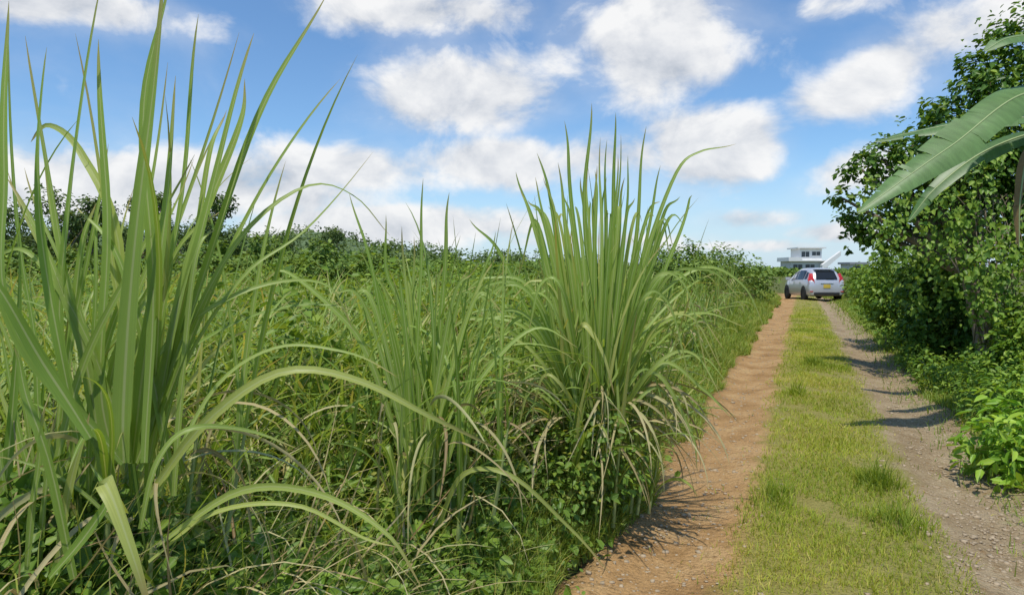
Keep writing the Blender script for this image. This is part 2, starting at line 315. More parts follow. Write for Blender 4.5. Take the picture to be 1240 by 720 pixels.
n = 6500; d = 1.5 * (20 / 1.5) ** rng.random(n); px = rng.uniform(-150, 820, n); x = (px - 620) / F * d; s, t = ST(x, d); ok = t < -1.5 - .3 * rng.random(n); s, t, d = s[ok], t[ok], d[ok]; n = len(s)
L = rng.uniform(.25, .95, n) * np.clip((-t - 1.0) * 1.1, .35, 1); grass('dead_straw', dry_m, 'dead straw coloured leaves caught in the undergrowth of the left bank', s, t, L, rng.uniform(.006, .02, n) * (1 + .03 * d), 2.9, rng.random(n), segs=7, th0=(.1, 1.0))
# creeping vine cover, near left
n = 60000; d = 1.25 * (11 / 1.25) ** rng.random(n); px = rng.uniform(-150, 900, n); x = (px - 620) / F * d; s, t = ST(x, d)
ok = (t < -1.43 + .13 * rng.normal(size=n)); s, t, d, x = s[ok], t[ok], d[ok], x[ok]; n = len(s)
mh = mound(s, t); lay = np.clip(nz(s, t, 3.3, 31) * .6 + .6, 0, 1.1)
z = height(s, t) + .02 + (mh * .6 + .05) * lay * rng.random(n) ** .5 + .1 * rng.random(n)
nr = rng.normal(size=(n, 3)) * .5 + np.array([.1, -.35, .8]); tn = rng.normal(size=(n, 3))
sz = (.022 + .055 * rng.random(n) ** 1.8) * (1 + .06 * d)
a = Acc(); leaves(a, np.stack([x, d, z], -1), nr, tn, sz, sz * rng.uniform(.5, .85, n), np.clip(.54 + .25 * nz(s, t, 4, 32) + .2 * rng.normal(size=n), 0, 1))
tag(a.build('creeping_vine_cover', vine_m), 'low leafy vines and weeds covering the bank at the lower left', 'vines', kind='stuff')
# right verge weeds
n = 26000; s = 4 * (30 / 4) ** rng.random(n); t = 1.5 + np.abs(rng.normal(size=n)) * .8; x, y = XY(s, t)
z = height(s, t) + .02 + np.clip(t - 1.35, 0, 1) * .5 * rng.random(n) * (.6 + .6 * nz(s, t, 3, 33)); sz = rng.uniform(.03, .07, n) * (1 + .02 * s)
a = Acc(); leaves(a, np.stack([x, y, z], -1), rng.normal(size=(n, 3)) * .5 + np.array([-.3, -.2, .8]), rng.normal(size=(n, 3)), sz, sz * .6, rng.random(n))
tag(a.build('verge_weeds', shrub_m), 'small leafy weeds on the right bank between the rut and the bushes', 'weeds', kind='stuff')
# gravel and clods
n = 11000; right = rng.random(n) < .75; s = 1.8 * (30 / 1.8) ** rng.random(n); t = np.where(right, 1.0, -.95) + rng.normal(size=n) * .27
x, y = XY(s, t); r = np.abs(rng.normal(size=n)) * .006 + .0025; z = height(s, t) + .012 + r * .2
cb = np.array([[-1, -1, -1], [1, -1, -1], [1, 1, -1], [-1, 1, -1], [-1, -1, 1], [1, -1, 1], [1, 1, 1], [-1, 1, 1]], float) * .62
v = cb[None] * (1 + rng.normal(size=(n, 8, 3)) * .25) * r[:, None, None] * np.array([1.2, 1, .75]) + np.stack([x, y, z], -1)[:, None]
fq = np.array([[0, 3, 2, 1], [4, 5, 6, 7], [0, 1, 5, 4], [1, 2, 6, 5], [2, 3, 7, 6], [3, 0, 4, 7]])
a = Acc(); a.add(v, np.arange(n)[:, None, None] * 8 + fq[None], np.zeros((n, 8, 2)), np.broadcast_to(rng.random(n)[:, None], (n, 8)).copy())
tag(a.build('gravel', plain('gravel_stone', (.40, .31, .20), .9, var=.4, scale=30)), 'small stones and clods lying in the wheel ruts', 'gravel', kind='stuff')
# ------------------------------------------------------------------ cane clumps
def crom(pts, n):
    p = np.array(pts, float); p = np.concatenate([[2 * p[0] - p[1]], p, [2 * p[-1] - p[-2]]]); m = len(p) - 3; out = []
    for u in np.linspace(0, m - 1e-6, n):
        i = int(u); f = u - i; a, b, c, d = p[i:i + 4]
        out.append(.5 * (2 * b + (c - a) * f + (2 * a - 5 * b + 4 * c - d) * f * f + (3 * b - a - 3 * c + d) * f ** 3))
    return np.array(out)
def hero(acc, pts, W, rnd=.5, roll=0, n=24):
    Cn = crom(pts, n); ln = np.linalg.norm(Cn[-1] - Cn[0]); u = np.linspace(0, 1, n)
    ph = rng.uniform(0, 6.28, 3); Cn = Cn + (np.stack([np.sin(u * 9 + ph[0]), np.sin(u * 7 + ph[1]), np.sin(u * 11 + ph[2])], -1) * .008 * ln) * u[:, None]
    T = nrmz(np.gradient(Cn, axis=0)); n0 = nrmz(np.array([.15, -.8, .5])) 
    sd = nrmz(np.cross(T, n0[None])); nr = np.cross(sd, T); nr *= np.sign(nr @ n0 + 1e-9)[:, None]
    tw = (roll * np.linspace(.4, 1, n) + .25 * np.sin(u * 8 + ph[0]))[:, None]; sd, nr = sd * np.cos(tw) + nr * np.sin(tw), nr * np.cos(tw) - sd * np.sin(tw)
    ribbon(acc, Cn[None], sd[None], nr[None], np.array([W]), np.array([rnd]), 'cane', .35)
def clump(name, label, cat, cx, cy, shoots, spread, sh, Lr, Wr, lean=(0, 0), nb=(5, 8), upright=.6, heroes=(), dry=12, group=None, tanlim=True, low=.35, hs=1.0):
    z0 = float(hxy(cx, cy)); O = np.array([cx, cy, z0]); root = empty(name, O); tag(root, label, cat, group)
    hero_groups = [heroes[i::shoots] for i in range(shoots)]
    for k in range(shoots):
        a0 = k * 2.4 + rng.uniform(-.4, .4); r = spread * math.sqrt((k + .5) / shoots)
        b = O + np.array([math.cos(a0) * r, math.sin(a0) * r, 0]); H = rng.uniform(*sh)
        ld = np.array([math.cos(a0) * .16 * r / max(spread, .01) + lean[0], math.sin(a0) * .16 * r / max(spread, .01) + lean[1], 1.0]); ld /= np.linalg.norm(ld)
        st = Acc(); q = np.linspace(0, 1, 7); pts = b[None] + ld[None] * (H * q)[:, None]; tube(st, pts, .012 - .007 * q, 7)
        so = st.build('stalk', stalk_m, root, O)
        m = int(rng.integers(*nb)); hh = rng.uniform(low, 1.0, m); base = b + ld * (H * hh)[:, None]
        pl = rng.uniform(0, 6.283); az = pl + np.arange(m) * math.pi + rng.normal(size=m) * .5
        up = rng.random(m) < upright; L = rng.uniform(*Lr, m)
        th0 = np.where(up, rng.uniform(.02, .26, m), rng.uniform(.15, .6, m)); th1 = np.where(up, rng.uniform(.1, .9, m), rng.uniform(1.2, 2.8, m))
        if tanlim: L = np.where((np.sin(az) < -.2) & ~up, L * .55, L)
        ac = Acc(); Cn, sd, nr = arcs(base, az, L, th0, th1, 16, 2.0, rng.normal(size=m) * .5, rng.normal(size=m) * .7)
        hgt = (Cn[..., 2:] - base[:, None, 2:]).clip(0); Cn = Cn + hgt ** 1.3 * np.array([lean[0], lean[1], 0])
        ribbon(ac, Cn, sd, nr, rng.uniform(*Wr, m), np.clip(.58 + .26 * rng.normal(size=m), 0, .98), 'cane')
        for hp, W, rn, rl in hero_groups[k]: hero(ac, [P(*p) for p in hp], W * hs, rn, rl)
        ac.build('leaves', cane_m, so, O)
    if dry:
        ac = Acc(); m = dry; a0 = rng.uniform(0, 6.283, m); base = O + np.stack([np.cos(a0) * spread * .7, np.sin(a0) * spread * .7, rng.uniform(.4, max(.5, sh[1]), m)], -1)
        Cn, sd, nr = arcs(base, a0 + rng.normal(size=m) * .5, rng.uniform(.45, .95, m) * Lr[1] / 1.7, rng.uniform(.5, 1.3, m), rng.uniform(2.5, 3.2, m), 12, .8, rng.normal(size=m) * .7, rng.normal(size=m) * 1.2)
        ribbon(ac, Cn, sd, nr, rng.uniform(*Wr, m) * .8, rng.random(m), 'cane'); ac.build('dry_leaves', dry_m, root, O)
    return root
h1 = [([(150, 560, 1.9), (13, 390, 1.8), (10, 200, 1.8), (3, 0, 1.85)], .055, .6, .2), ([(130, 560, 2), (75, 430, 2), (84, 230, 2), (128, -20, 2)], .05, .55, .4),
      ([(140, 560, 2), (120, 450, 2), (132, 240, 2), (118, 50, 2.05)], .06, .6, .2), ([(150, 560, 1.9), (150, 480, 1.9), (168, 250, 1.9), (200, -40, 1.9)], .09, .65, .1),
      ([(160, 560, 1.95), (172, 460, 1.95), (195, 300, 1.95), (215, 90, 2)], .07, .65, .3), ([(165, 560, 2), (195, 470, 2), (252, 240, 2.0), (312, 40, 2.05)], .06, .65, .2),
      ([(165, 560, 2), (205, 450, 2), (265, 280, 2.05), (330, 110, 2.1), (392, -10, 2.15)], .055, .65, .3), ([(170, 560, 2), (215, 430, 2), (290, 290, 2.1), (370, 228, 2.2), (430, 238, 2.3), (475, 285, 2.35)], .03, .8, .4),
      ([(110, 530, 1.6), (60, 450, 1.6), (0, 355, 1.55), (-60, 290, 1.55)], .055, .5, .2), ([(170, 570, 2), (240, 390, 2.1), (320, 220, 2.2), (415, 100, 2.3)], .035, .65, .2),
      ([(180, 600, 1.9), (250, 510, 1.9), (340, 452, 1.9), (440, 462, 1.95), (530, 505, 2.0), (610, 552, 2.1)], .045, .92, -.2), ([(190, 660, 1.8), (290, 595, 1.75), (390, 598, 1.75), (465, 645, 1.75), (515, 716, 1.75)], .032, .88, -.2),
      ([(180, 680, 1.8), (260, 620, 1.8), (360, 612, 1.8), (440, 650, 1.8), (480, 665, 1.8)], .022, .9, .3), ([(150, 620, 1.5), (128, 585, 1.42), (140, 610, 1.38), (160, 670, 1.36), (182, 740, 1.36)], .06, .92, .1),
      ([(150, 540, 2), (200, 420, 2), (300, 350, 2.1), (390, 345, 2.2), (430, 400, 2.25)], .028, .8, .2), ([(60, 700, 1.6), (110, 640, 1.6), (130, 600, 1.6), (110, 560, 1.65)], .04, .5, .3),
      ([(100, 560, 1.9), (60, 350, 1.9), (45, 200, 1.9), (60, 60, 1.9)], .045, .5, .4), ([(150, 560, 2.1), (145, 300, 2.1), (100, 190, 2.15), (60, 150, 2.2), (40, 175, 2.2)], .045, .9, .3),
      ([(180, 560, 2), (225, 330, 2), (285, 170, 2.05), (295, 95, 2.1)], .05, .8, .3), ([(175, 560, 1.9), (185, 330, 1.95), (178, 120, 2.0), (205, -60, 2.0)], .05, .6, .2),
      ([(170, 640, 1.7), (190, 560, 1.7), (230, 520, 1.72), (300, 520, 1.8), (360, 545, 1.85)], .028, .75, .2), ([(180, 560, 2), (230, 430, 2.05), (300, 330, 2.1), (370, 280, 2.2), (450, 180, 2.3)], .025, .75, .3),
      ([(190, 600, 1.9), (260, 470, 1.95), (340, 420, 2.0), (420, 425, 2.0), (480, 460, 2.0)], .022, .85, .2),
      ([(160, 560, 2), (110, 420, 2), (60, 330, 2), (20, 300, 2), (-30, 330, 2)], .035, .75, .3), ([(90, 700, 1.7), (60, 560, 1.7), (30, 470, 1.7), (15, 420, 1.7)], .045, .55, .3),
      ([(165, 560, 2.05), (190, 420, 2.05), (225, 200, 2.1), (240, 20, 2.1)], .045, .6, .4), ([(170, 560, 2.1), (220, 380, 2.1), (255, 200, 2.15), (270, 130, 2.2)], .04, .85, .3)]
for _ in range(20):
    tx = rng.uniform(0, 340); ty = rng.uniform(10, 300) + max(0, (tx - 240)) * .5; dd = rng.uniform(1.95, 2.4); bx0 = 140 + rng.normal() * 38
    h1.append(([(bx0, 600, dd), (bx0 + (tx - bx0) * .25, 440, dd), (bx0 + (tx - bx0) * .62, 310, dd), (tx, ty, dd + .05)], rng.uniform(.024, .05), rng.uniform(.5, .95), rng.uniform(-.2, .4)))
for _ in range(12):   # lower blades at the left edge
    tx = rng.uniform(-30, 110); ty = rng.uniform(330, 520); dd = rng.uniform(1.7, 2.2); bx0 = rng.uniform(20, 130)
    h1.append(([(bx0, 690, dd), (bx0 + (tx - bx0) * .3, 610, dd), (bx0 + (tx - bx0) * .7, (ty + 600) / 2, dd), (tx, ty, dd)], rng.uniform(.022, .042), rng.uniform(.5, .95), rng.uniform(-.3, .4)))
clump('cane_clump', 'tallest cane clump at the far left with broad blades reaching above the photo', 'grass clump', -1.26, 2.1, 9, .3, (.3, .65), (.7, 1.4), (.016, .032), lean=(.04, .02), nb=(3, 5), upright=.5, heroes=h1, dry=24, hs=.78)
h2 = [([(510, 600, 3.2), (480, 480, 3.2), (450, 330, 3.2), (425, 230, 3.25)], .035, .5, .3), ([(515, 600, 3.2), (505, 430, 3.2), (512, 300, 3.2), (510, 215, 3.2)], .03, .55, .5),
      ([(520, 600, 3.3), (530, 430, 3.3), (540, 300, 3.3), (545, 235, 3.3)], .04, .6, .2), ([(520, 590, 3.3), (550, 450, 3.3), (585, 330, 3.3), (600, 280, 3.3)], .03, .5, .3),
      ([(500, 600, 3.2), (450, 440, 3.2), (400, 370, 3.2), (350, 330, 3.2), (320, 340, 3.2)], .04, .75, .2), ([(500, 600, 3.2), (490, 400, 3.2), (470, 330, 3.2), (465, 260, 3.2)], .035, .6, .2),
      ([(530, 600, 3.2), (570, 480, 3.2), (640, 400, 3.3), (700, 420, 3.3)], .035, .7, .2), ([(530, 640, 3.0), (560, 575, 2.9), (620, 575, 2.8), (690, 640, 2.8), (735, 690, 2.8)], .03, .9, -.2),
      ([(490, 620, 3.0), (470, 540, 2.9), (480, 590, 2.85), (505, 660, 2.85)], .035, .85, -.2)]
for _ in range(20):
    tx = rng.uniform(400, 610); ty = 245 + abs(tx - 505) * rng.uniform(.3, .9) + rng.uniform(0, 100); dd = rng.uniform(3.1, 3.5)
    h2.append(([(508, 610, dd), (508 + (tx - 508) * .3, 480, dd), (508 + (tx - 508) * .7, 360, dd), (tx, ty, dd)], rng.uniform(.026, .042), rng.uniform(.4, .9), rng.uniform(-.3, .5)))
clump('cane_clump', 'medium cane clump between the tall left clump and the big clump by the track', 'grass clump', -.45, 3.3, 16, .38, (.3, .7), (.7, 1.3), (.016, .03), lean=(.02, 0), nb=(6, 9), upright=.45, heroes=h2, dry=22, low=.15, hs=.95)
h3 = [([(720, 520, 4.2), (690, 380, 4.2), (668, 260, 4.2), (652, 185, 4.2)], .045, .5, .2), ([(720, 520, 4.2), (705, 350, 4.2), (690, 220, 4.2), (682, 145, 4.2)], .045, .55, .3),
      ([(725, 520, 4.2), (715, 350, 4.2), (708, 220, 4.2), (716, 128, 4.2)], .05, .6, .2), ([(730, 520, 4.2), (740, 350, 4.2), (745, 220, 4.2), (742, 140, 4.2)], .045, .5, .3),
      ([(735, 520, 4.2), (760, 350, 4.2), (775, 240, 4.2), (782, 150, 4.2)], .04, .6, .2), ([(735, 500, 4.2), (775, 330, 4.2), (815, 215, 4.2), (850, 185, 4.2), (890, 172, 4.2)], .035, .65, .3),
      ([(735, 500, 4.1), (790, 370, 4.1), (850, 325, 4.1), (900, 345, 4.1), (925, 400, 4.1)], .035, .7, .2), ([(735, 500, 4.0), (790, 400, 4.0), (850, 380, 4), (905, 395, 4)], .035, .75, .2),
      ([(740, 510, 4.0), (800, 440, 3.9), (850, 470, 3.9), (885, 505, 3.9)], .035, .8, -.2), ([(700, 510, 4.2), (640, 380, 4.2), (600, 300, 4.2), (570, 265, 4.2)], .04, .5, .2),
      ([(700, 510, 4.1), (640, 420, 4.1), (580, 385, 4.0), (530, 410, 4.0)], .04, .75, .3), ([(740, 520, 4.0), (790, 450, 3.9), (835, 520, 3.9), (845, 570, 3.9)], .035, .85, -.2),
      ([(710, 500, 4.2), (670, 350, 4.2), (640, 250, 4.2), (625, 210, 4.2)], .035, .5, .4), ([(740, 500, 4.2), (800, 340, 4.2), (830, 260, 4.2), (840, 235, 4.2)], .035, .55, .4),
      ([(700, 400, 3.9), (710, 395, 3.85), (730, 430, 3.8), (745, 480, 3.8)], .045, .95, .1)]
for _ in range(38):
    tx = rng.uniform(625, 830); ty = 145 + abs(tx - 722) * rng.uniform(.4, 1.2) + rng.uniform(0, 100); dd = rng.uniform(3.95, 4.45)
    h3.append(([(722 + (tx - 722) * .15, 540, dd), (722 + (tx - 722) * .42, 410, dd), (722 + (tx - 722) * .8, 270, dd), (tx, ty, dd)], rng.uniform(.03, .048), rng.uniform(.35, .9), rng.uniform(-.4, .5)))
for _ in range(40):   # blades arching out on both sides of the big clump
    sg = 1 if rng.random() < .55 else -1; r_ = rng.uniform(70, 165); y0 = rng.uniform(320, 470); dd = rng.uniform(3.7, 4.2); dr = rng.uniform(20, 140)
    h3.append(([(722 + sg * 8, 540, 4.15), (722 + sg * r_ * .45, y0 + 30, dd), (722 + sg * r_ * .8, y0 + dr * .15, dd), (722 + sg * r_ * 1.05, y0 + dr, dd)], rng.uniform(.022, .036), rng.uniform(.5, .98), rng.uniform(-.4, .4)))
clump('cane_clump', 'big dense cane clump beside the left rut with dry leaves drooping around its base', 'grass clump', .5, 4.25, 30, .4, (.25, .85), (.75, 1.5), (.018, .034), lean=(.01, 0), nb=(8, 12), upright=.42, heroes=h3, dry=120, low=.1, hs=.98)
a = Acc(); leaf_cloud(a, [(.4, 3.95, .35), (.25, 3.85, .3), (.58, 4.1, .4), (.3, 4.15, .5), (.5, 3.95, .65)], [.34, .28, .22, .28, .2], 2800, (.03, .06), .65)
tag(a.build('climbing_vine', vine_m), 'leafy vine smothering the base of the big cane clump by the left rut', 'vine')
# smaller grass clumps : prototypes and copies
def proto(H, Lr, Wr, n, dry):
    return clump('grass_clump', 'x', 'grass clump', 0, 0, n, .3, H, Lr, Wr, nb=(8, 12), upright=.38, dry=dry, tanlim=False, low=.15)
protos = [proto((.3, .7), (.7, 1.25), (.022, .04), 6, 16), proto((.25, .55), (.6, 1.1), (.018, .034), 7, 24), proto((.35, .8), (.7, 1.2), (.022, .04), 6, 14)]
used = [False] * 3
def place(x, y, sc, label, group):
    k = int(rng.integers(0, 3))
    if used[k]: o = copy_tree(protos[k])
    else: o = protos[k]; used[k] = True
    o.location = (x, y, float(hxy(x, y)) - .03); o.rotation_euler = (0, 0, rng.uniform(0, 6.28)); o.scale = (sc * rng.uniform(.9, 1.1),) * 2 + (sc * rng.uniform(.8, 1.1),)
    tag(o, label, 'grass clump', group)
ords = ['nearest', 'second', 'third', 'fourth', 'fifth', 'sixth', 'seventh', 'eighth', 'ninth', 'tenth', 'eleventh', 'farthest']
for i, (s_, t_, sc) in enumerate([(6.0, -2.1, 1.0), (7.3, -1.95, .85), (8.6, -2.2, 1.05), (10.2, -2.0, .9), (11.8, -2.3, 1.05), (13.6, -2.0, .9), (15.5, -2.3, 1.05), (17.8, -2.1, 1.0), (20.5, -2.3, 1.1), (23.5, -2.2, .9), (27, -2.4, 1.1), (31, -2.7, 1.0)]):
    x, y = XY(s_, t_)
    lab = ('%s grass clump in the row along the left rut behind the big clump' % ords[i]) if i in (0, 11) else ('%s grass clump beyond the big one in the row along the left rut' % ords[i])
    place(x, y, sc, lab, 'tall grass clumps lining the left rut')
fl = [(330, 4.6, .8), (400, 4.2, .75), (250, 4.4, .85), (585, 4.7, .8), (620, 5.6, .85), (460, 5.4, .85), (360, 6.2, .85), (540, 6.8, .85), (270, 6.8, .9), (180, 5.5, .85), (90, 4.8, .85), (30, 3.8, .85), (640, 7.5, .9), (450, 8.4, .9), (330, 9.0, .9), (560, 9.8, .9), (220, 9.5, .9), (120, 8, .9), (660, 10, .95), (500, 12, .95), (400, 12.5, .95), (700, 12, 1.0), (600, 14, 1.0), (300, 14, 1.0), (760, 15, 1.0), (680, 17, 1.0)]
for px_, d_, sc in fl:
    place((px_ - 620) / F * d_, d_, sc, 'one of the tangled grass clumps standing out in the field left of the track', 'grass clumps scattered in the field')
# ------------------------------------------------------------------ trees and shrubs
def plant(name, label, cat, base, blobs, n, size, mat, part='foliage', ratio=.5, trunk=None, group=None, per=9, spread=.16, stem_name='stem', fill=.35, tr=.03):
    O = np.array(base, float); root = empty(name, O); tag(root, label, cat, group)
    cent = np.array([b[:3] for b in blobs]); R = np.array([b[3] for b in blobs])
    st = Acc(); cc = cent.mean(0); fork = O + (cc - O) * np.array([.5, .5, .45])
    tube(st, crom([O - np.array([0, 0, .1]), O + (fork - O) * np.array([.3, .5, .5]), fork], 8), np.linspace(tr * 1.3, tr * .8, 8), 8)
    for c in cent[:12]: tube(st, crom([fork, fork * .45 + c * .55 + np.array([0, 0, .1 * R.mean()]), c], 7), np.linspace(tr * .7, tr * .15, 7), 6)
    st.build(stem_name, bark_m if stem_name == 'trunk' else stem_m, root, O)
    a = Acc(); leaf_cloud(a, cent, R, n, size, ratio, per, spread, fill=fill); a.build(part, mat, root, O); return root
def gb(px, d, dz=0):
    x = (px - 620) / F * d; return (x, d, float(hxy(x, d)) + dz)
def B(l): return [(*P(a, b, d), r) for a, b, d, r in l]
tree = plant('vine_covered_tree', 'tall dark tree draped in vines leaning over the right side of the track', 'tree', gb(1206, 9.2),
      B([(1062, 255, 10.6, .4), (1030, 272, 10.9, .24), (1043, 205, 10.4, .24), (1068, 192, 10.3, .28), (1020, 240, 10.6, .16), (1110, 225, 10.1, .5), (1105, 176, 10, .3), (1085, 285, 10.4, .2), (1150, 150, 9.8, .36), (1130, 132, 9.8, .17), (1165, 190, 9.7, .55), (1200, 100, 9.5, .4), (1180, 82, 9.5, .18), (1235, 55, 9.5, .36), (1210, 45, 9.5, .17), (1175, 250, 9.8, .65), (1230, 180, 9.8, .8), (1285, 110, 9.5, 1.0), (1310, 230, 9.7, 1.0), (1350, 180, 9.5, 1.0), (1232, 262, 10.0, .6), (1120, 272, 10.2, .36), (1150, 300, 10.2, .4), (1052, 290, 10.8, .14), (1022, 292, 10.9, .12)]),
      30000, (.045, .135), tree_m, 'crown', .58, stem_name='trunk', tr=.12, fill=.22, per=12, spread=.19)
a = Acc()
for px_, py0, py1, d_ in [(1090, 230, 320, 9.4), (1125, 210, 330, 9.2), (1150, 190, 300, 9.0), (1178, 180, 330, 8.9), (1200, 150, 300, 8.8), (1228, 240, 330, 8.7), (1070, 270, 330, 9.9), (1140, 280, 370, 9.3), (1170, 300, 390, 8.9), (1110, 300, 380, 9.8), (1160, 240, 340, 9.0), (1210, 110, 200, 8.9), (1188, 290, 370, 8.6), (1212, 300, 365, 8.6), (1200, 330, 400, 8.6), (1100, 190, 260, 9.5), (1050, 210, 280, 10.1), (1135, 150, 220, 9.4)]:
    m = 120; u = rng.random(m); pos = np.stack([P(px_ + 6 * math.sin(k * 9), py0 + (py1 - py0) * k, d_) for k in u]) + rng.normal(size=(m, 3)).clip(-1.8, 1.8) * .07
    sz = rng.uniform(.04, .10, m); leaves(a, pos, rng.normal(size=(m, 3)) * .4 + np.array([-.3, -.8, .5]), rng.normal(size=(m, 3)) * .5 + np.array([0, 0, -1]), sz, sz * .7, np.clip(.55 + .3 * rng.normal(size=m), 0, 1))
a.build('hanging_vines', shrub_m, tree, tree.location)
a = Acc()
for k in range(20):
    x0 = 1180 + 60 * rng.random(); tube(a, crom([P(x0 + rng.normal() * 8, 415, 8.8 + rng.random() * .5), P(x0 + rng.normal() * 12, 360, 8.9), P(x0 + rng.normal() * 18, 300, 9.0), P(x0 + rng.normal() * 26, 235, 9.3)], 9), np.linspace(.012, .004, 9), 5)
a.build('dead_vine_stems', bark_m, tree, tree.location)
plant('leafy_shrub', 'dark rounded shrub farthest along the right edge of the track before the open end', 'shrub', gb(1075, 13.6), B([(1068, 348, 13.6, .5), (1100, 330, 13, .6), (1052, 342, 14.5, .36), (1090, 385, 13, .5), (1080, 365, 13.2, .5), (1072, 312, 13.4, .2)]), 7500, (.05, .12), shrub_m, ratio=.6, per=11)
plant('leafy_shrub', 'dense dark shrub growing under the vine covered tree on the right bank', 'shrub', gb(1150, 11), B([(1150, 335, 11, .6), (1140, 385, 10.8, .6), (1175, 395, 10.4, .5), (1122, 345, 11.3, .5), (1120, 402, 10.8, .36)]), 9500, (.045, .12), tree_m, ratio=.6, per=11)
plant('leafy_shrub', 'big tangled shrub at the right edge of the photo below the dry hanging banana leaf', 'shrub', gb(1270, 8.6), B([(1250, 415, 8.6, .45), (1280, 430, 8.3, .65), (1218, 440, 8.6, .38), (1300, 340, 8.6, .7), (1182, 445, 9.2, .28), (1240, 380, 8.9, .25)]), 8000, (.04, .11), shrub_m, ratio=.6, per=11)
plant('weedy_plant', 'light green low bush at the foot of the right bank beside the right rut', 'shrub', gb(1150, 8.6), B([(1150, 462, 8.6, .32), (1125, 450, 9.4, .25), (1185, 480, 8.0, .35), (1108, 432, 10.4, .25)]), 4200, (.035, .08), shrub_m)
plant('weedy_plant', 'mid green weedy bush behind the bright broad leaved plant at the right edge', 'shrub', gb(1225, 6.8), B([(1215, 500, 6.8, .34), (1250, 480, 6.7, .42), (1190, 515, 6.9, .22)]), 3000, (.035, .08), shrub_m)
plant('broad_leaved_plant', 'bright green broad leaved plant nearest the camera at the right edge of the track', 'plant', gb(1230, 5.0), B([(1212, 535, 5.1, .22), (1238, 510, 5.1, .28), (1235, 575, 4.9, .25), (1188, 548, 5.3, .16), (1260, 540, 5, .35), (1228, 608, 4.75, .13)]), 1300, (.05, .14), bright_m, ratio=.42, spread=.3)
plant('leafy_shrub', 'small pale shrub just right of the parked car at the end of the track', 'shrub', gb(1036, 33), B([(1038, 348, 33, .6), (1030, 350, 34, .45), (1048, 346, 31, .65), (1060, 344, 28, .7)]), 2200, (.1, .2), thick_m)
plant('leafy_shrub', 'broad light green bush on the left verge just before the parked car', 'shrub', gb(905, 27), B([(905, 332, 27, .7), (880, 325, 26, .8), (922, 340, 28, .6), (855, 328, 25, .8), (890, 345, 26, .9)]), 4600, (.1, .2), thick_m)
plant('leafy_shrub', 'light green bush standing above the grass right behind the big cane clump', 'shrub', gb(825, 21), B([(830, 315, 21, .6), (805, 322, 21, .6), (850, 328, 21, .5), (825, 340, 20, .7)]), 3600, (.09, .17), thick_m)
# far tree row
def far_proto(Hh, Rr):
    bl = [(rng.normal() * Rr * .5, rng.normal() * Rr * .5, Hh * rng.uniform(.4, .92), Rr * rng.uniform(.22, .42)) for _ in range(10)] + [(0, 0, Hh * .9, Rr * .3)]
    return plant('far_tree', 'x', 'tree', (0, 0, 0), bl, 2800, (.18, .34), far_m, 'crown', .6, stem_name='trunk', tr=.14, per=7, spread=.25)
fp = [far_proto(6.4, 2.6), far_proto(5.6, 3.0), far_proto(7.2, 2.0)]; fu = [False] * 3
ft = [(-25, 50, .95, 0), (28, 54, 1.05, 1), (70, 50, .8, 2), (112, 56, 1.15, 0), (150, 52, .85, 1), (196, 54, 1.05, 2), (228, 50, .75, 0), (262, 48, .95, 2), (292, 58, .8, 1), (345, 70, .8, 0), (395, 74, .8, 2)]
wo = ['leftmost', 'second', 'third', 'fourth', 'fifth', 'sixth', 'seventh', 'eighth', 'ninth', 'tenth', 'eleventh and rightmost']
for i, (px_, d_, sc, k) in enumerate(ft):
    o = copy_tree(fp[k]) if fu[k] else fp[k]; fu[k] = True
    o.location = ((px_ - 620) / F * d_, d_, .1); o.rotation_euler = (0, 0, rng.uniform(0, 6.28)); o.scale = (sc, sc, sc)
    tag(o, ('leftmost dark tree' if i == 0 else wo[i] + ' dark tree from the left') + ' in the far row beyond the field', 'tree', 'dark trees in the far row')
bp = [(-.6, 0, .9, .85), (.7, .2, 1.1, .85), (0, -.3, 1.6, .7), (1.3, 0, .7, .65), (-1.3, .1, .7, .55), (.3, 0, 2.1, .4)]
bproto = plant('far_bush', 'x', 'bush', (0, 0, 0), bp, 3000, (.13, .25), thick_m, per=11); bu = False
fb = [(325, 36, 1.35), (395, 33, 1.2), (455, 42, 1.25), (500, 44, .8), (545, 45, 1.05), (590, 42, .75), (640, 45, .85), (255, 34, 1.2), (180, 35, .9), (90, 36, 1.1), (20, 35, 1.2), (690, 43, .75), (740, 41, .65), (790, 38, .75)]
fb.sort(); names = ['leftmost', 'second', 'third', 'fourth', 'fifth', 'sixth', 'seventh', 'eighth', 'ninth', 'tenth', 'eleventh', 'twelfth', 'thirteenth', 'fourteenth']
for i, (px_, d_, sc) in enumerate(fb):
    o = copy_tree(bproto) if bu else bproto; bu = True
    o.location = ((px_ - 620) / F * d_, d_, .1); o.rotation_euler = (0, 0, rng.uniform(0, 6.28)); o.scale = (sc * 1.2, sc * 1.2, sc)
    tag(o, ('leftmost green bush' if i == 0 else names[i] + ' green bush from the left') + ' along the back of the field', 'bush', 'green bushes at the back of the field')
n = 30000; px = rng.uniform(-150, 960, n); d = rng.uniform(45, 95, n); x = (px - 620) / F * d
top = (2.0 + 1.5 * nz(px * .03, d * .12, 1.4, 41)).clip(.5) * np.interp(px, [-150, 300, 600, 800, 960], [1.25, 1.0, .8, .6, .45]); z = top * rng.random(n) ** .5 + .2
s, t = ST(x, d); ok = t < -4 - 0.1 * np.maximum(s - 40, 0); sz = rng.uniform(.22, .45, n)
a = Acc(); leaves(a, np.stack([x, d, z], -1)[ok], (rng.normal(size=(n, 3)) * .5 + np.array([0, -.4, .7]))[ok], rng.normal(size=(n, 3))[ok], sz[ok], (sz * .6)[ok], np.clip(.45 + .3 * nz(px * .05, d * .3, 1, 42) + .15 * rng.normal(size=n), 0, 1)[ok])
tag(a.build('far_thicket', thick_m), 'distant mass of green scrub closing off the field', 'thicket', kind='stuff')
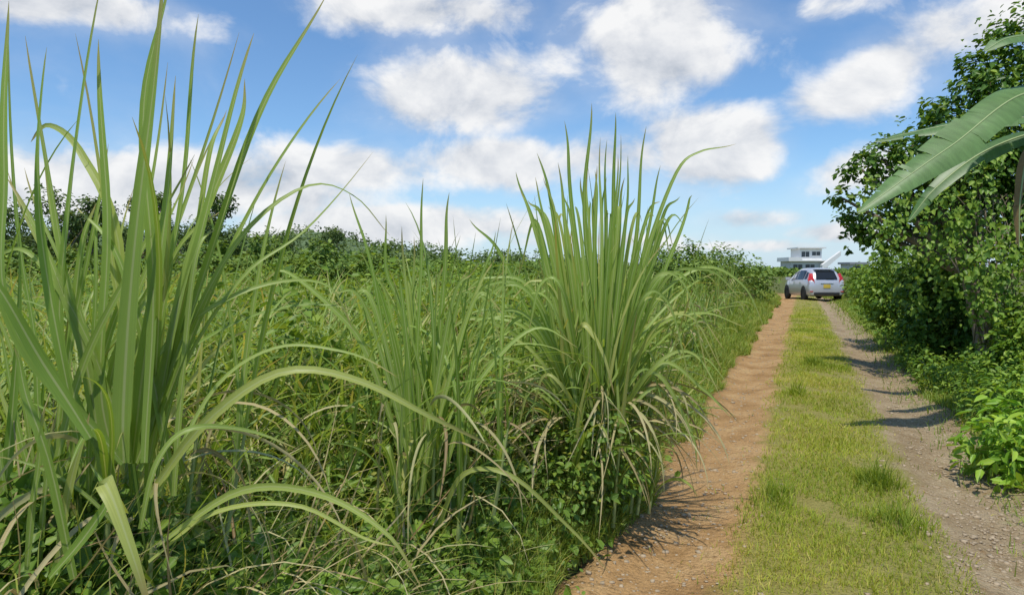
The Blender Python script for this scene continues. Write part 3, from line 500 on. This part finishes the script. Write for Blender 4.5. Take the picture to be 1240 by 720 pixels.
m = 800; hx_ = rng.uniform(-230, 40, m); hy_ = rng.uniform(125, 198, m); hz_ = hillz(hx_, hy_); k = hz_ > .2; hr_ = rng.uniform(1.0, 2.4, m)
a = Acc(); leaf_cloud(a, np.stack([hx_, hy_, hz_ + .5], -1)[k], hr_[k], 42000, (.5, 1.0), .7, per=8, spread=.3, fill=.2)
tag(a.build('hill_wood', hill_m), 'low wood covering the gentle hill on the skyline at left and centre', 'wood', kind='stuff')
n = 9000; px = rng.uniform(850, 1300, n); d = rng.uniform(120, 140, n); x = (px - 620) / F * d; z = rng.random(n) ** .6 * (1.4 + .6 * nz(px * .08, d * 0, 1, 43)); sz = rng.uniform(.5, .9, n)
a = Acc(); leaves(a, np.stack([x, d, z], -1), rng.normal(size=(n, 3)) * .5 + np.array([0, -.4, .7]), rng.normal(size=(n, 3)), sz, sz * .7, rng.random(n))
tag(a.build('far_hedge', thick_m), 'low distant greenery along the horizon in front of the houses', 'hedge', kind='stuff')
# ------------------------------------------------------------------ banana plant
bx, by, bz = gb(1345, 6.4); BO = np.array([bx, by, bz]); br = empty('banana_plant', BO); tag(br, 'banana plant at the right edge with long torn leaves arching over the bushes', 'banana plant')
crown = np.array([bx, by, 2.7]); a = Acc(); tube(a, crom([BO - [0, 0, .1], BO + [.02, 0, 1.2], crown], 10), np.linspace(.13, .07, 10), 12); a.build('pseudostem', stem_m, br, BO)
def banana_leaf(pts, W, mat=banana_m, rnd=.5, roll=0., sag=.5, gap=.12, upv=(-.15, -.6, .7)):
    n = 72; Cn = crom([crown] + [P(*p) for p in pts], n); T = nrmz(np.gradient(Cn, axis=0)); up = nrmz(np.array(upv, float)); sd = nrmz(np.cross(T, up)); nr = np.cross(sd, T)
    nr *= np.sign(nr @ up)[:, None]
    i0 = int(n * .2); a = Acc(); vv = np.linspace(0, 1, n - i0)
    w = W * .5 * np.clip(vv / .16, 0, 1) ** .6 * np.clip((1 - vv) / .45, 0, 1) ** .6
    for sgn in (-1, 1):
        sg = sag; wk = 1.0
        for k in range(n - i0 - 1):
            if rng.random() < gap: sg = sag * rng.uniform(.4, 2.0); wk = rng.uniform(.85, 1.08)
            A, Bq = Cn[i0 + k], Cn[i0 + k + 1]; rows = []
            for f in (0, .5, 1.0):
                for (c, j) in ((A, k), (Bq, k + 1)):
                    rows.append(c + sgn * sd[i0 + j] * w[j] * f * wk - nr[i0 + j] * w[j] * f * f * sg + T[i0 + j] * w[j] * f * .15 + nr[i0 + j] * w[j] * f * .22)
            v = np.array(rows); a.add(v, np.array([[0, 1, 3, 2], [2, 3, 5, 4]]), np.array([[0, k / n], [0, (k + 1) / n], [.5, k / n], [.5, (k + 1) / n], [1, k / n], [1, (k + 1) / n]]), np.full(6, rnd + .1 * rng.random()))
    o = a.build('leaf', mat, br, BO, smooth=False); m = Acc(); tube(m, Cn, np.linspace(.016, .003, n), 6); m.build('midrib', rib_m, o, BO); return o
banana_leaf([(1255, 112, 6.2), (1150, 178, 6.0), (1038, 258, 5.9)], .38, rnd=.75, sag=.25, upv=(-.3, -.72, .6))
banana_leaf([(1270, 160, 6.6), (1195, 182, 6.7), (1135, 226, 6.7), (1100, 268, 6.7)], .2, rnd=.1, sag=.4)
banana_leaf([(1290, 145, 7.0), (1190, 146, 7.3), (1120, 157, 7.5), (1058, 172, 7.6)], .26, rnd=.4, sag=.4, upv=(-.1, -.45, .85))
banana_leaf([(1310, 90, 6.3), (1262, 48, 6.2), (1222, 46, 6.2), (1192, 62, 6.2)], .24, rnd=.6, sag=.4)
banana_leaf([(1290, 165, 6.4), (1250, 178, 6.4), (1236, 235, 6.4), (1234, 300, 6.4)], .10, mat=drybanana_m, rnd=.3, sag=1.2)['label'] = 'dry brown hanging banana leaf'
banana_leaf([(1360, 60, 6.3), (1420, 20, 6.3), (1500, 60, 6.4)], .4, rnd=.5)
banana_leaf([(1400, 130, 6.6), (1460, 170, 6.8), (1500, 260, 7)], .4, rnd=.5)
# ------------------------------------------------------------------ mesh helpers for hard things
def mesh(name, V, Fs, mat, parent=None, smooth=False):
    me = bpy.data.meshes.new(name); me.from_pydata([tuple(map(float, v)) for v in V], [], Fs); me.update()
    bm = bmesh.new(); bm.from_mesh(me); bmesh.ops.recalc_face_normals(bm, faces=bm.faces[:]); bm.to_mesh(me); bm.free()
    if smooth:
        for p in me.polygons: p.use_smooth = True
        me.set_sharp_from_angle(angle=rad(38))
    me.materials.append(mat); o = bpy.data.objects.new(name, me); C.objects.link(o)
    if parent: o.parent = parent
    return o
def boxes(name, bl, mat, parent=None, bev=.0):
    bm = bmesh.new()
    for (x0, x1, y0, y1, z0, z1) in bl:
        r = bmesh.ops.create_cube(bm, size=1)
        for v in r['verts']: v.co = Vector((x0 + (v.co.x + .5) * (x1 - x0), y0 + (v.co.y + .5) * (y1 - y0), z0 + (v.co.z + .5) * (z1 - z0)))
    if bev: bmesh.ops.bevel(bm, geom=bm.edges[:], offset=bev, segments=2, affect='EDGES', profile=.6)
    me = bpy.data.meshes.new(name); bm.to_mesh(me); bm.free(); me.materials.append(mat)
    o = bpy.data.objects.new(name, me); C.objects.link(o)
    if parent: o.parent = parent
    return o
# ------------------------------------------------------------------ car
paint = plain('silver_paint', (.54, .54, .57), .32, .3, var=.04, coat=.6); glass = plain('dark_glass', (.015, .018, .02), .06, 0, var=.1); blk = plain('black_plastic', (.02, .02, .02), .6)
red = plain('tail_red', (.5, .015, .015), .2, coat=.5); yel = plain('plate_yellow', (.62, .44, .06), .5); alloy = plain('alloy', (.5, .5, .52), .3, .8); tyre_m = plain('tyre', (.018, .018, .018), .85); chrome = plain('chrome', (.7, .7, .72), .15, .9); clear = plain('clear_lamp', (.7, .7, .68), .15)
cx_, cy_ = P(983, 362, 35)[:2]; cr = empty('parked_car', (cx_, cy_, float(hxy(cx_, cy_)) - .01), rad(-3)); cr.scale = (1.04, .95, 1.07); tag(cr, 'silver grey hatchback with a yellow number plate parked at the end of the track', 'car')
sec = [(-1.97, .70, .34, .72, .80, .58), (-1.945, .79, .28, .84, .92, .63), (-1.89, .83, .26, .92, 1.06, .63), (-1.68, .845, .22, .95, 1.32, .57), (-1.50, .85, .2, .95, 1.435, .55), (-1.25, .85, .2, .95, 1.50, .56), (-.8, .85, .2, .94, 1.54, .58), (-.3, .85, .2, .93, 1.535, .59), (0, .85, .2, .925, 1.505, .59), (.45, .85, .2, .91, 1.39, .60), (1.0, .845, .2, .90, 1.10, .62), (1.28, .84, .2, .87, .97, .62), (1.6, .82, .22, .76, .86, .56), (1.85, .76, .26, .62, .72, .48), (1.98, .6, .32, .5, .56, .40)]
def half(q):
    y, hw, zb, belt, top, rh = q
    return [(0, zb), (hw * .88, zb), (hw * .98, zb + .1), (hw, (zb + belt) * .52), (hw * .985, belt), (rh + .05, top - .10), (rh * .92, top - .03), (rh * .6, top - .004), (0, top)]
V, Fs = [], []
for q in sec:
    h_ = half(q); loop = h_ + [(-a_, b_) for a_, b_ in h_[-2:0:-1]]; V += [(a_, q[0], b_) for a_, b_ in loop]
nl = 16
for i in range(len(sec) - 1):
    for j in range(nl): Fs.append([i * nl + j, i * nl + (j + 1) % nl, (i + 1) * nl + (j + 1) % nl, (i + 1) * nl + j])
Fs += [list(range(nl)), list(range((len(sec) - 1) * nl, len(sec) * nl))]
body = mesh('body', V, Fs, paint, cr, True)
def ip(y): 
    ys = [q[0] for q in sec]; return tuple(float(np.interp(y, ys, [q[k] for q in sec])) for k in range(6))
def side_pt(y, f, sg):
    h_ = half((y,) + ip(y)[1:]); (x0, z0), (x1, z1) = h_[4], h_[5]; nx, nz_ = (z1 - z0), -(x1 - x0); l = math.hypot(nx, nz_)
    return (sg * (x0 + (x1 - x0) * f + nx / l * .008), y, z0 + (z1 - z0) * f + nz_ / l * .008)
for sg in (-1, 1):
    for (y0, y1, f0, f1) in ((-1.5, -1.18, .12, .85), (-1.1, -.25, .07, .95), (-.18, .6, .07, .95), (.68, 1.0, .1, .7)):
        ys = sorted(set([y0, y1] + [q[0] for q in sec if y0 < q[0] < y1])); Vw = []; Fw = []
        for y in ys: Vw += [side_pt(y, f0, sg), side_pt(y, f1, sg)]
        for i in range(len(ys) - 1): Fw.append([2 * i, 2 * i + 1, 2 * i + 3, 2 * i + 2])
        mesh('side_window', Vw, Fw, glass, cr)
def top_patch(name, ys, fr, mat, par):
    Vw, Fw = [], []
    for y in ys:
        q = ip(y); Vw += [(-q[5] * fr, y - .012, q[4] + .008), (q[5] * fr, y - .012, q[4] + .008)]
    for i in range(len(ys) - 1): Fw.append([2 * i, 2 * i + 1, 2 * i + 3, 2 * i + 2])
    return mesh(name, Vw, Fw, mat, par)
rw = top_patch('rear_window', [-1.92, -1.89, -1.68, -1.58], .78, glass, cr); boxes('wiper', [(-.02, .34, -1.955, -1.935, 1.03, 1.045)], blk, rw)
top_patch('windscreen', [.48, 1.0, 1.25], .8, glass, cr)
boxes('spoiler', [(-.48, .48, -1.66, -1.4, 1.455, 1.485)], paint, cr, .01)
for sg in (-1, 1):
    x = .71 * sg
    mesh('tail_light', [(x - sg * .15, -1.965, .80), (x + sg * .11, -1.92, .80), (x + sg * .125, -1.80, .98), (x + sg * .02, -1.68, 1.28), (x - sg * .10, -1.74, 1.28), (x - sg * .12, -1.945, .99), (x - sg * .15, -1.80, .80), (x + sg * .09, -1.65, .82), (x + sg * .09, -1.55, .98), (x, -1.52, 1.26), (x - sg * .10, -1.55, 1.26), (x - sg * .12, -1.7, .99)],
         [[0, 1, 2, 5], [5, 2, 3, 4], [1, 7, 8, 2], [2, 8, 9, 3], [4, 3, 9, 10], [0, 5, 11, 6], [5, 4, 10, 11], [0, 6, 7, 1]], red, cr)
    boxes('reflector', [(x - .07, x + .07, -1.985, -1.94, .42, .46)], red, cr)
    boxes('mirror', [(sg * .85 - .02 + .09 * sg - .09, sg * .85 + .02 + .09 * sg + .09, .75, .86, .93, 1.07)], paint, cr, .02)
    boxes('headlight', [(sg * .58 - .14, sg * .58 + .14, 1.72, 1.93, .60, .70)], clear, cr, .02)
    for yd in (-.75, .1): boxes('door_handle', [(sg * .85 - .012, sg * .85 + .012, yd - .09, yd + .09, .82, .85)], chrome, cr)
boxes('number_plate', [(-.165, .165, -1.992, -1.972, .60, .765)], yel, cr, .004)
boxes('plate_garnish', [(-.3, .3, -1.985, -1.95, .79, .825)], chrome, cr, .006)
boxes('lower_bumper', [(-.6, .6, -1.985, -1.90, .27, .40)], blk, cr, .02)
def disc(name, x, y, z, r, w, mat, par, r2=0, seg=24):
    bm = bmesh.new(); 
    prof = [(r2, -w), (r * .93, -w), (r, -w * .6), (r, w * .6), (r * .93, w), (r2, w)] if r2 else [(0.001, -w), (r, -w), (r, w), (.001, w)]
    rings = []
    for k in range(seg):
        a_ = 2 * math.pi * k / seg; rings.append([bm.verts.new((x + o_, y + math.cos(a_) * q_, z + math.sin(a_) * q_)) for q_, o_ in prof])
    for k in range(seg):
        for j in range(len(prof) - 1): bm.faces.new([rings[k][j], rings[k][j + 1], rings[(k + 1) % seg][j + 1], rings[(k + 1) % seg][j]])
    me = bpy.data.meshes.new(name); bm.to_mesh(me); bm.free(); me.materials.append(mat); o = bpy.data.objects.new(name, me); C.objects.link(o); o.parent = par; return o
for sg in (-1, 1):
    for y in (-1.22, 1.25):
        disc('wheel_arch', sg * .80, y, .34, .36, .056, blk, cr)
        w_ = disc('wheel', sg * .78, y, .30, .30, .09, tyre_m, cr, r2=.19); rm = disc('rim', sg * .80, y, .30, .195, .05, alloy, w_)
# ------------------------------------------------------------------ houses
white = plain('white_render', (.74, .73, .70), .8, var=.1, scale=.6); cream = plain('pale_render', (.58, .57, .55), .8, var=.12, scale=.6); grey = plain('grey_roof', (.26, .27, .29), .8); win = plain('window_glass', (.04, .05, .06), .1)
HD = 150; hx = (980 - 620) / F * HD; hr = empty('modern_house', (hx, HD, .1), rad(-6)); hr.scale = (.88, 1, 1); tag(hr, 'white flat roofed two storey house with an outside stair beyond the parked car', 'house')
boxes('lower_storey', [(-4.6, 4.4, 0, 8, 0, 3.2)], cream, hr, .03); boxes('upper_storey', [(-2.0, 3.4, 1.2, 8, 3.45, 6.1)], white, hr, .03)
boxes('floor_slab', [(-5.4, 4.9, -.8, 8.5, 3.2, 3.45)], white, hr, .03); boxes('roof', [(-2.8, 4.2, .4, 8.6, 6.1, 6.4)], white, hr, .03)
boxes('parapet', [(-5.4, -2.1, -.8, -.65, 3.45, 4.1), (-5.4, -5.25, -.65, 8.4, 3.45, 4.1)], white, hr)
mesh('stair', [(2.2, -2.4, 1.0), (6.6, -2.4, 4.4), (6.6, -2.4, 5.4), (2.2, -2.4, 2.4), (2.2, -1, 1.0), (6.6, -1, 4.4), (6.6, -1, 5.4), (2.2, -1, 2.4)], [[0, 1, 2, 3], [4, 5, 6, 7], [0, 1, 5, 4], [3, 2, 6, 7], [0, 3, 7, 4], [1, 2, 6, 5]], white, hr)
for (x0, x1, z0, z1, y) in ((-1.6, .3, 4.2, 5.4, 1.17), (1.0, 3.0, 4.5, 5.4, 1.17), (-4, -1.8, .9, 2.5, -.03), (-1.0, 1.2, .9, 2.5, -.03)):
    w_ = boxes('window', [(x0, x1, y, y + .1, z0, z1)], win, hr); boxes('frame', [(x0 - .1, x1 + .1, y - .02, y + .05, z1, z1 + .1), (x0 - .1, x1 + .1, y - .06, y + .05, z0 - .1, z0), ((x0 + x1) / 2 - .04, (x0 + x1) / 2 + .04, y - .03, y + .05, z0, z1)], white, w_)
h2x = (1040 - 620) / F * 160; h2 = empty('low_house', (h2x, 160, .1)); tag(h2, 'low grey house with a flat roof at the horizon right of the white house', 'house')
boxes('wall', [(-2.0, 2.0, 0, 5, 0, 2.6)], cream, h2); boxes('roof', [(-2.5, 2.5, -.5, 5.5, 2.6, 3.1)], grey, h2)
w_ = boxes('window', [(-1.4, .2, -.03, .1, 1.1, 2.2)], win, h2)
# ------------------------------------------------------------------ light and sky
EL, AZ = rad(70), rad(-162)
sd_ = Vector((math.sin(AZ) * math.cos(EL), math.cos(AZ) * math.cos(EL), math.sin(EL)))
sl = bpy.data.lights.new('sun', 'SUN'); sl.energy = 4.0; sl.angle = rad(1.0); sl.color = (1, .95, .86); so = bpy.data.objects.new('sun', sl); C.objects.link(so)
so.rotation_euler = (-sd_).to_track_quat('-Z', 'Y').to_euler(); so.location = (0, 0, 30)
w = bpy.data.worlds.new('World'); S.world = w; w.use_nodes = True; nt = w.node_tree; nt.nodes.clear()
sky = N(nt, 'ShaderNodeTexSky', _sky_type='NISHITA', _sun_disc=False, _sun_elevation=EL, _sun_rotation=AZ, _air_density=1.0, _dust_density=.4, _ozone_density=2.0)
tc = N(nt, 'ShaderNodeTexCoord').outputs['Generated']; sx = N(nt, 'ShaderNodeSeparateXYZ', i0=tc)
az = M(nt, 'ARCTAN2', sx.outputs[0], sx.outputs[1]); el = M(nt, 'ARCSINE', sx.outputs[2])
blobs = [(200, 228, 285, 48, 0, 1.25), (440, 205, 130, 32, 0, 1.1), (480, 272, 215, 24, 0, 1.25), (565, 115, 112, 52, 0, 1.1), (510, 14, 150, 28, 0, .95), (600, 198, 120, 34, 0, 1.15), (800, 45, 130, 76, 0, 1.1), (690, 70, 60, 30, 0, .7), (865, 176, 95, 50, 0, 1.25), (735, 192, 95, 30, 0, 1.1), (1065, 92, 125, 40, .35, 1.1), (1170, 35, 110, 44, .25, 1.0), (90, 6, 200, 30, 0, 1.0), (1005, 6, 60, 20, 0, .85), (910, 266, 70, 14, 0, .9), (1035, 205, 80, 30, .2, .9), (900, 298, 110, 9, 0, .9), (1010, 282, 65, 15, 0, .85), (720, 292, 160, 12, 0, .85)]
tot = None
for bx_, by_, rx, ry, rot, amp in blobs:
    v = P(bx_, by_, 1) - np.array([0, 0, CAMZ]); a0 = math.atan2(v[0], v[1]); e0 = math.asin(v[2] / np.linalg.norm(v)); A = (bx_ - 620) / F
    ra = rx / F / (1 + A * A); re = ry / F / math.sqrt(1 + A * A)
    da = M(nt, 'SUBTRACT', az, a0); de = M(nt, 'SUBTRACT', el, e0); c_, s_ = math.cos(rot), math.sin(rot)
    u = M(nt, 'ADD', M(nt, 'MULTIPLY', da, c_ / ra), M(nt, 'MULTIPLY', de, s_ / ra)); vv = M(nt, 'ADD', M(nt, 'MULTIPLY', de, c_ / re), M(nt, 'MULTIPLY', da, -s_ / re))
    q = M(nt, 'ADD', M(nt, 'MULTIPLY', u, u), M(nt, 'MULTIPLY', vv, vv)); q = M(nt, 'POWER', q, 1.1); e = M(nt, 'MULTIPLY', M(nt, 'EXPONENT', M(nt, 'MULTIPLY', q, -.8)), amp)
    tot = e if tot is None else M(nt, 'SMOOTH_MAX', tot, e, .12)
def cn(off, sc=7.0, det=10.0, ro=.58):
    v = N(nt, 'ShaderNodeCombineXYZ', X=az, Y=M(nt, 'MULTIPLY', M(nt, 'ADD', el, off), 1.4))
    return N(nt, 'ShaderNodeTexNoise', Vector=v.outputs[0], Scale=sc, Detail=det, Roughness=ro, Distortion=.25).outputs[0]
n0, n1 = cn(0.0), cn(.03); big = cn(.4, 2.6, 3.0)
D = M(nt, 'ADD', tot, M(nt, 'MULTIPLY', M(nt, 'SUBTRACT', n0, .5), 2.2)); mask = M(nt, 'MULTIPLY', smooth_n(nt, D, .28, .92), .97)
veil = M(nt, 'MULTIPLY', smooth_n(nt, M(nt, 'ADD', M(nt, 'MULTIPLY', tot, .4), cn(.9, 4.0, 6.0)), .5, 1.0), .35); mask = M(nt, 'MAXIMUM', mask, veil)
shade = M(nt, 'ADD', .70, M(nt, 'MULTIPLY', M(nt, 'SUBTRACT', n0, n1), 2.8), clamp=True)
shade = M(nt, 'SUBTRACT', shade, M(nt, 'MULTIPLY', smooth_n(nt, D, .95, 1.6), .16), clamp=True)
shade = M(nt, 'ADD', shade, M(nt, 'MULTIPLY', M(nt, 'SUBTRACT', big, .5), .7), clamp=True)
cc = ramp(nt, shade, [(.0, (.46, .51, .59)), (.5, (.72, .745, .79)), (1, (.95, .95, .95))])
STR = .15
cl = N(nt, 'ShaderNodeVectorMath', _operation='SCALE', i0=cc); cl.inputs['Scale'].default_value = 1 / STR
tint = N(nt, 'ShaderNodeMix', _data_type='RGBA', _blend_type='MULTIPLY'); tint.inputs[0].default_value = 1; nt.links.new(sky.outputs[0], tint.inputs[6]); tint.inputs[7].default_value = (.70, .90, 1.05, 1)
hz = M(nt, 'MULTIPLY', smooth_n(nt, el, .18, -.02), .75)
base = mixc(nt, hz, tint.outputs[2], tuple(c / STR for c in (.60, .74, .90)))
bg = N(nt, 'ShaderNodeBackground', Color=mixc(nt, mask, base, cl.outputs[0]), Strength=STR); N(nt, 'ShaderNodeOutputWorld', Surface=bg.outputs[0])
